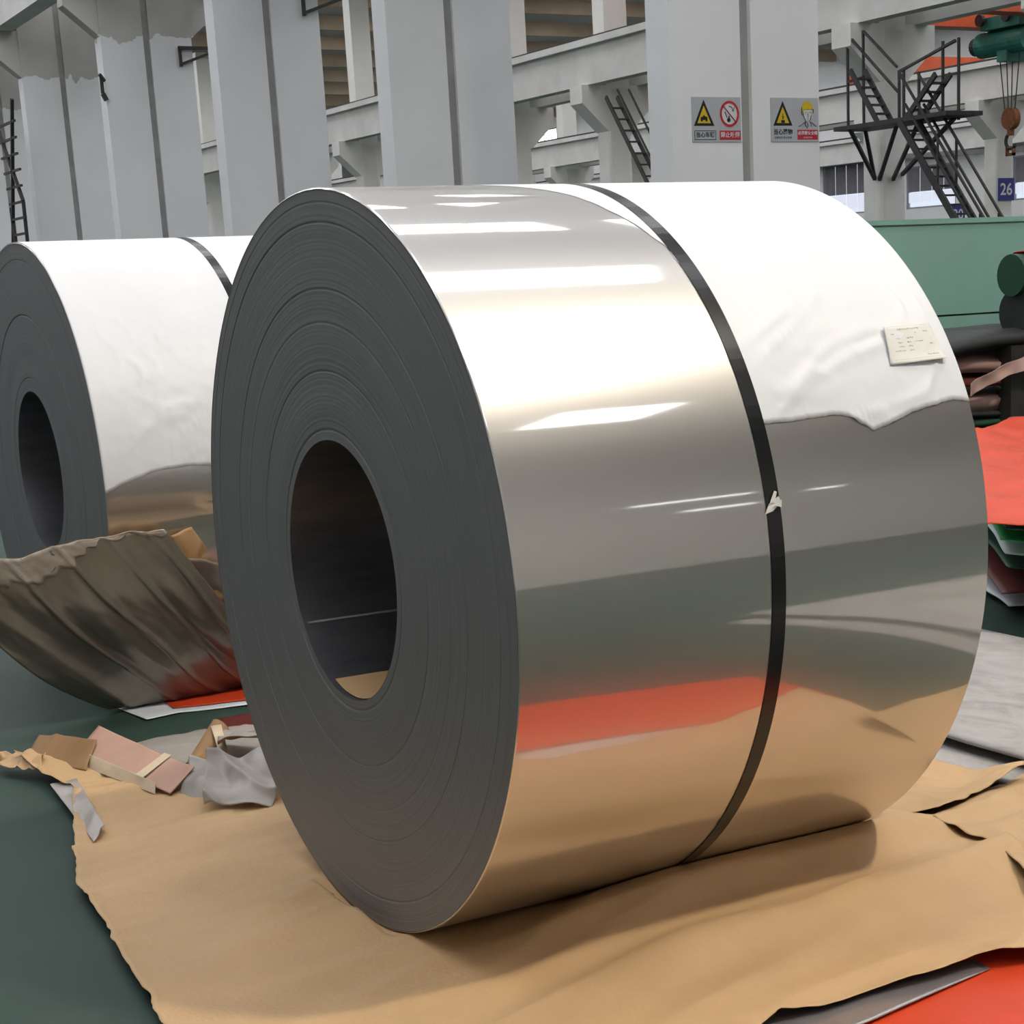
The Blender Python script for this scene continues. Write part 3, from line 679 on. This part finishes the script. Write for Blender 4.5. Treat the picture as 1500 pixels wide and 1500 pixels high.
# ------------------------------------------------------------------ warning signs on the nearest column
def text_mesh(body, size, name, mt, parent, loc, cx=True, sx=1.0, bold=0.0):
    cu = bpy.data.curves.new(name, 'FONT'); cu.body = body; cu.size = size; cu.align_x = 'CENTER' if cx else 'LEFT'; cu.align_y = 'CENTER'; cu.offset = bold; cu.extrude = 0.0005
    t = bpy.data.objects.new(name, cu); COL.objects.link(t); bpy.context.view_layer.update()
    me = bpy.data.meshes.new_from_object(t.evaluated_get(bpy.context.evaluated_depsgraph_get()))
    COL.objects.unlink(t); bpy.data.objects.remove(t)
    me.materials.clear(); me.materials.append(mt)
    o = bpy.data.objects.new(name, me); COL.objects.link(o); o.parent = parent; o.location = loc; o.rotation_euler = (PI / 2, 0, 0); o.scale = (sx, 1, 1)
    return o
def flat(pts, y, name, mt, parent):
    return MB().poly(pts, y, y + .0015).build(name, mt, parent)
def tri(cx, z0, z1, hw): return [(cx - hw, z0), (cx + hw, z0), (cx, z1)]
def ring(cx, cz, rx, rz, tx, n=40):
    b = MB(); vs = []
    for k in range(n):
        a = 2 * PI * k / n
        vs += [(cx + rx * math.cos(a), 0, cz + rz * math.sin(a)), (cx + (rx - tx) * math.cos(a), 0, cz + (rz - tx) * math.sin(a))]
    return b.add(vs, [(2 * k, 2 * ((k + 1) % n), 2 * ((k + 1) % n) + 1, 2 * k + 1) for k in range(n)])
def warning_triangle(sg, cx, h0, h1, hw):
    flat(tri(cx, h0, h1, hw), -.0035, 'triangle_border', M_ink, sg); flat(tri(cx, h0 + .026, h1 - .058, hw - .042), -.005, 'triangle_field', M_yellow, sg)
def sign(name, loc, label, w, h):
    r = empty(name, loc); tag(r, label, 'sign', 'warning signs on the column')
    o = MB().box(-w / 2, w / 2, -.003, .004, -h / 2, h / 2).build('plate', M_signg, r); return r
# plate 1: vehicles / no smoking
s1 = sign('warning_sign', (10.375, 16.015, 2.875), 'grey warning sign with vehicle triangle and no smoking symbol', .585, .43)
warning_triangle(s1, -.150, -.062, .190, .122)
b = MB(); b.poly([(-.192, .000), (-.150, -.006), (-.108, .004), (-.112, .024), (-.135, .028), (-.150, .044), (-.168, .026), (-.190, .020)], -.0065, -.0052)
b.build('vehicle_symbol', M_ink, s1)
for xx in (-.178, -.122): MB().tube((xx, -.0065, -.008), (xx, -.0052, -.008), .012).build('wheel_symbol', M_ink, s1)
n = 40; flat([(.155 + .108 * math.cos(2 * PI * k / n), .055 + .118 * math.sin(2 * PI * k / n)) for k in range(n)], -.0035, 'prohibition_field', mat('sign_white', (.62, .60, .62), .4, 0, .03, 8), s1)
o = ring(.155, .055, .116, .126, .024).build('prohibition_ring', M_red, s1); o.location = (0, -.0068, 0)
b = MB(); b.bar((.075, -.0066, .135), (.235, -.0066, -.03), .003, .02, up=(0, 1, 0)); MB.build(b, 'prohibition_slash', M_red, s1)
MB().bar((.10, -.005, .075), (.125, -.005, .02), .008, .004, up=(0, 1, 0)).build('cigarette_symbol', M_ink, s1)
b = MB(); b.bar((.15, -.005, .13), (.185, -.005, .12), .006, .003, up=(0, 1, 0)); b.bar((.185, -.005, .12), (.20, -.005, .075), .006, .003, up=(0, 1, 0)); b.bar((.215, -.005, .12), (.20, -.005, .08), .006, .003, up=(0, 1, 0)); b.build('smoke_symbol', M_ink, s1)
b = MB(); b.tube((.145, -.0065, -.005), (.145, -.0052, -.005), .021); b.bar((.145, -.0055, 0), (.152, -.0055, .035), .014, .003, up=(0, 1, 0)); b.build('flame_symbol', M_ink, s1)
b = MB()
for x0, x1, z0, z1 in ((-.268, -.012, -.196, -.190), (-.268, -.012, -.112, -.106), (-.268, -.262, -.196, -.106), (-.018, -.012, -.196, -.106)): b.box(x0, x1, -.0045, -.0032, z0, z1)
b.build('caption_frame', M_ink, s1)
text_mesh('当心车辆', .056, 'caption_text', M_ink, s1, (-.14, -.0045, -.150), bold=.0012)
flat([(.032, -.196), (.286, -.196), (.286, -.106), (.032, -.106)], -.0035, 'caption_field', M_red, s1)
text_mesh('禁止吸烟', .058, 'caption_text', MATS['sign_white'], s1, (.158, -.0055, -.150), bold=.0012)
# plate 2: falling objects / safety helmet
s2 = sign('warning_sign', (11.335, 16.015, 2.875), 'grey warning sign with falling object triangle and yellow helmet head', .60, .43)
warning_triangle(s2, -.15, -.058, .185, .120)
b = MB(); b.box(-.172, -.128, -.0065, -.0052, -.030, -.004); b.box(-.157, -.143, -.0065, -.0052, .004, .018); b.box(-.168, -.132, -.0065, -.0052, .026, .032); b.box(-.153, -.147, -.0065, -.0052, .018, .062); b.build('falling_symbol', M_ink, s2)
flat([(.105, .09), (.112, .030), (.145, -.008), (.180, -.004), (.205, .03), (.212, .10)], -.0035, 'face_symbol', MATS['sign_white'], s2)
flat([(.085, .092), (.100, .082), (.150, .105), (.215, .098), (.232, .106), (.222, .142), (.195, .176), (.150, .186), (.110, .166), (.090, .13)], -.005, 'helmet_symbol', M_yellow, s2)
b = MB()
for pl, wd in (([(.086, .12), (.084, .06), (.10, .045)], .014), ([(.215, .105), (.236, .100), (.230, .065)], .012), ([(.098, .085), (.112, .03), (.135, -.01), (.150, -.03)], .010), ([(.205, .045), (.196, .0), (.18, -.012)], .007),
               ([(.125, .072), (.150, .076)], .011), ([(.178, .072), (.200, .076)], .011), ([(.165, .06), (.168, .03), (.158, .026)], .005), ([(.148, .010), (.178, .010)], .006),
               ([(.04, -.066), (.085, -.046), (.125, -.02)], .012), ([(.125, -.015), (.13, -.05), (.155, -.082)], .014), ([(.18, -.018), (.215, -.03), (.27, -.066)], .011), ([(.195, -.02), (.205, -.065)], .009), ([(.155, -.03), (.165, -.07)], .012)):
    for p, q in zip(pl, pl[1:]): b.bar((p[0], -.0062, p[1]), (q[0], -.0062, q[1]), .002, wd, up=(0, 1, 0))
# bars lie in the plate plane: give them width across x/z
tag(b.build('head_outline', M_ink, s2), kind='stuff')
text_mesh('当心落物', .060, 'caption_text', M_ink, s2, (-.15, -.0045, -.122), bold=.0015)
text_mesh('注意安全 防止坠物', .026, 'caption_text', M_ink, s2, (-.15, -.0045, -.176))
flat([(.03, -.196), (.288, -.196), (.288, -.098), (.03, -.098)], -.0035, 'caption_field', M_red, s2)
text_mesh('必须戴安全帽', .041, 'caption_text', MATS['sign_white'], s2, (.159, -.0055, -.132), bold=.0008)
text_mesh('必须戴安全帽', .018, 'caption_text', MATS['sign_white'], s2, (.159, -.0055, -.176))

# ------------------------------------------------------------------ steel platform, stairs and ladders
def stairs(root, x0, x1, p0, p1, nstep, wd=.22, th=.06):
    """flight between (y,z) p0 (bottom) and p1 (top), stringers at x0 and x1, treads each a part"""
    for x in (x0, x1):
        MB().bar((x, *p0), (x, *p1), th, wd).build('stringer', M_dark, root)
    for k in range(1, nstep + 1):
        t = k / (nstep + 1); y, z = lerp(p0[0], p1[0], t), lerp(p0[1], p1[1], t)
        MB().box(min(x0, x1), max(x0, x1), y - .11, y + .11, z - .02, z + .02).build('tread', M_dark, root)
def bars(root, name, lst, th=.05):
    for p, q in lst: MB().bar(p, q, th).build(name, M_dark, root)
st = empty('access_platform', (0, 0, 0)); tag(st, 'dark steel platform with stairs and braces on the white column at right', 'platform')
XA, XB = 28.4, 29.2        # near and column-side edges of the platform
MB().box(XA, XB + .3, 34.1, 38.45, 4.66, 4.76).build('deck', M_dark, st)
stairs(st, XA, XA + .56, (31.77, 0.0), (35.8, 4.66), 20, .17)
stairs(st, XB - .45, XB, (37.1, 4.76), (38.2, 6.1), 5, .13)
stairs(st, XB - .45, XB, (36.0, 4.76), (34.9, 5.65), 4, .13)
bars(st, 'rail_post', [((XB, 38.9, 4.7), (XB, 38.9, 7.05)), ((XB, 38.25, 4.7), (XB, 38.25, 7.05)), ((XB, 36.83, 4.7), (XB, 36.83, 5.92)), ((XB, 36.65, 4.7), (XB, 36.65, 5.95)), ((XB, 36.07, 4.7), (XB, 36.07, 5.84)), ((XB, 35.18, 4.7), (XB, 35.18, 6.42)), ((XB, 34.61, 4.6), (XB, 34.61, 6.43))], .055)
bars(st, 'handrail', [((XB, 38.91, 7.05), (XB, 36.86, 5.45)), ((XB, 38.23, 7.03), (XB, 36.91, 6.04)), ((XB, 36.86, 5.92), (XB, 34.72, 6.37)), ((XB - .2, 36.5, 5.9), (XB - .2, 34.5, 6.35)), ((XB, 38.9, 5.9), (XB, 38.25, 5.95)), ((XB, 35.18, 5.65), (XB, 34.61, 5.65))], .055)
bars(st, 'handrail', [((x, 35.82, 5.78), (x, 31.8, 1.2)) for x in (XA, XA + .56)] + [((x, 35.6, 5.05), (x, 31.8, .65)) for x in (XA, XA + .56)], .05)
bars(st, 'rail_post', [((x, y, 4.66 - (35.8 - y) * 1.152), (x, y, 5.75 - (35.8 - y) * 1.152)) for x in (XA, XA + .56) for y in (34.4, 32.9)], .045)
bars(st, 'brace', [((XA, 37.8, 4.7), (30.05, 38.92, 3.53)), ((XB, 38.2, 4.7), (30.05, 38.92, 3.53)), ((XB, 36.92, 4.7), (30.07, 38.75, 3.51)), ((XB, 36.1, 4.66), (30.45, 38.67, 3.50)), ((XB, 34.75, 4.66), (30.75, 38.67, 3.62))], .085)
s3 = empty('steel_steps', (0, 0, 0)); tag(s3, 'rusty steel steps leaning on the bracket column between the middle columns', 'stairs')
stairs(s3, 29.0, 29.4, (45.2, .0), (51.0, 6.75), 18, .13)
bars(s3, 'handrail', [((29.0, 50.28, 6.9), (29.0, 47.0, 3.1)), ((29.4, 50.28, 6.9), (29.4, 47.0, 3.1))], .05)
ld = empty('caged_ladder', (0, 0, 0)); tag(ld, 'dark steel stair with rungs at the far left edge', 'ladder')
LK = 9.3 / 12.5
def lk(p): return (9.3, p[1] * LK, 1.4 + (p[2] - 1.4) * LK)
for p, q in (((0, 57.5, 7.2), (0, 60.2, 2.2)), ((0, 60.4, 7.0), (0, 57.6, 4.3)), ((0, 57.6, 4.3), (0, 57.9, -.48)), ((0, 59.4, 4.2), (0, 59.0, -.48))): MB().bar(lk(p), lk(q), .07).build('rail', M_dark, ld)
for i in range(9):
    z = 6.6 - i * .46; MB().bar(lk((0, 60.1 - .12 * i, z)), lk((0, 57.5 + .07 * (i % 3), z)), .05).build('rung', M_dark, ld)
# small wall brackets on the columns
for y, lb in ((36.98, 'dark steel bracket on the right side of the fourth column'), (29.98, 'dark steel bracket on the right side of the third column')):
    r = empty('wall_bracket', (11.36, y, 5.87)); tag(r, lb, 'bracket', 'steel brackets on columns')
    MB().box(0, 1.0, -.04, .03, .22, .28).build('arm', M_dark, r); MB().box(0, .05, -.03, .03, -.1, .28).build('plate', M_dark, r); MB().bar((.02, 0, -.06), (.8, 0, .22), .05).build('strut', M_dark, r)
hk = MB(); hk.bar((9.78, 37.0, 5.55), (9.78, 37.0, 5.25), .06); hk.bar((9.78, 37.0, 5.25), (9.84, 37.0, 5.12), .08); hk.bar((9.84, 37.0, 5.48), (9.74, 36.95, 5.6), .05)
o = hk.build('wall_hook', M_dark, None); tag(o, 'small dark hook fixed to the left edge of a white column', 'hook')

# ------------------------------------------------------------------ overhead crane
cr = empty('overhead_crane', (0, 0, 0)); tag(cr, 'orange overhead crane spanning the bay at top right', 'crane')
MB().box(31.6, 48.3, 47.2, 48.0, 9.1, 10.2).build('girder', M_crane, cr); MB().box(31.6, 48.3, 50.6, 51.4, 9.1, 10.2).build('girder', M_crane, cr)
for x in (31.4, 48.6): MB().box(x - .2, x + .2, 46.0, 52.6, 8.79, 9.1).build('end_carriage', M_crane, cr)
cr2 = empty('overhead_crane', (0, 0, 0)); tag(cr2, 'more distant orange crane beam just above the dark rail behind the platform', 'crane')
MB().box(51.2, 67.8, 64.0, 64.8, 9.0, 9.9).build('girder', M_crane, cr2); MB().box(51.2, 67.8, 67.5, 68.3, 9.0, 9.9).build('girder', M_crane, cr2)
for x in (50.5, 68.1): MB().box(x - .2, x + .9 if x < 60 else x + .2, 63.0, 69.3, 8.79, 9.0).build('end_carriage', M_dark, cr2)
ho = empty('crane_hoist', (44.0, 49.3, 8.6)); tag(ho, 'green hoist hanging under the orange crane', 'hoist')
b = MB(); b.tube((-.2, 1.4, -.1), (-.2, -1.0, -.1), .42, n=20); b.build('drum', M_hoist, ho)
MB().tube((-.2, 1.75, -.1), (-.2, 1.4, -.1), .30, n=16).build('motor', M_dark, ho)
MB().box(-.7, .5, -1.0, .9, .3, .7).build('trolley', M_hoist, ho); MB().box(-.5, .3, -.2, .3, -.75, -.3).build('gearbox', M_hoist, ho)
for x, y in ((-.9, .7), (-.9, -.6), (.5, .7), (.5, -.6)): MB().tube((x - .06, y, .62), (x + .06, y, .62), .2, n=14).build('wheel', M_dark, ho)
for x, y in ((-.25, .45), (-.2, .15), (-.15, -.1), (-.1, -.4)): MB().tube((x, y, -.45), (-.2 + (x + .2) * .4, y * .5 - .05, -2.35), .022, n=6).build('cable', M_dark, ho)
hb = empty('crane_hook', (43.8, 49.2, 5.9)); tag(hb, 'rusty hook block hanging on cables in front of the far wall', 'hook')
MB().tube((-.12, 0, .1), (.12, 0, .1), .36, n=20).build('pulley', M_rust, hb); MB().bar((0, 0, .1), (0, 0, -.45), .2, .14).build('shank', M_rust, hb)
b = MB(); P = [(0, -.02 + .26 * math.sin(t), -.62 + .26 * math.cos(t)) for t in [math.radians(a) for a in range(0, 260, 26)]]
for p, q in zip(P, P[1:]): b.tube(p, q, .06, n=8)
b.build('hook_curve', M_dark, hb)
b = MB(); b.box(-.05, .05, -.2, .2, -1.12, -1.02).box(-.05, .05, -.2, .2, -.88, -.80).box(-.05, .05, -.2, -.12, -1.12, -.8).box(-.05, .05, .12, .2, -1.12, -.8); b.build('shackle', M_rust, hb)
o = MB().bar((56.5, 71.0, 6.3), (61.5, 65.3, 6.3), .28, .22).build('jib_arm', M_frame, None); tag(o, 'long grey jib arm crossing in front of the far windows', 'jib')
# blue number plates
def plate(loc, txt, label):
    r = empty('number_plate', loc, 0); tag(r, label, 'sign', 'blue number plates')
    MB().box(-.4, .4, -.03, 0, -.42, .42).build('plate', M_lblue, r); text_mesh(txt, .62, 'number', MATS['sign_white'], r, (0, -.032, -.02), bold=.01)
plate((49.5, 55.85, 4.0), '26', 'blue plate with the number 26 on a far column')
plate((56.5, 67.0, 3.45), '20', 'blue plate with the number 20 seen under the stairs')
MB_post = MB().box(56.3, 56.7, 67.02, 67.2, 0, 3.9).build('sign_post', M_col2, None); tag(MB_post, 'pale post carrying the lower blue plate', 'post')
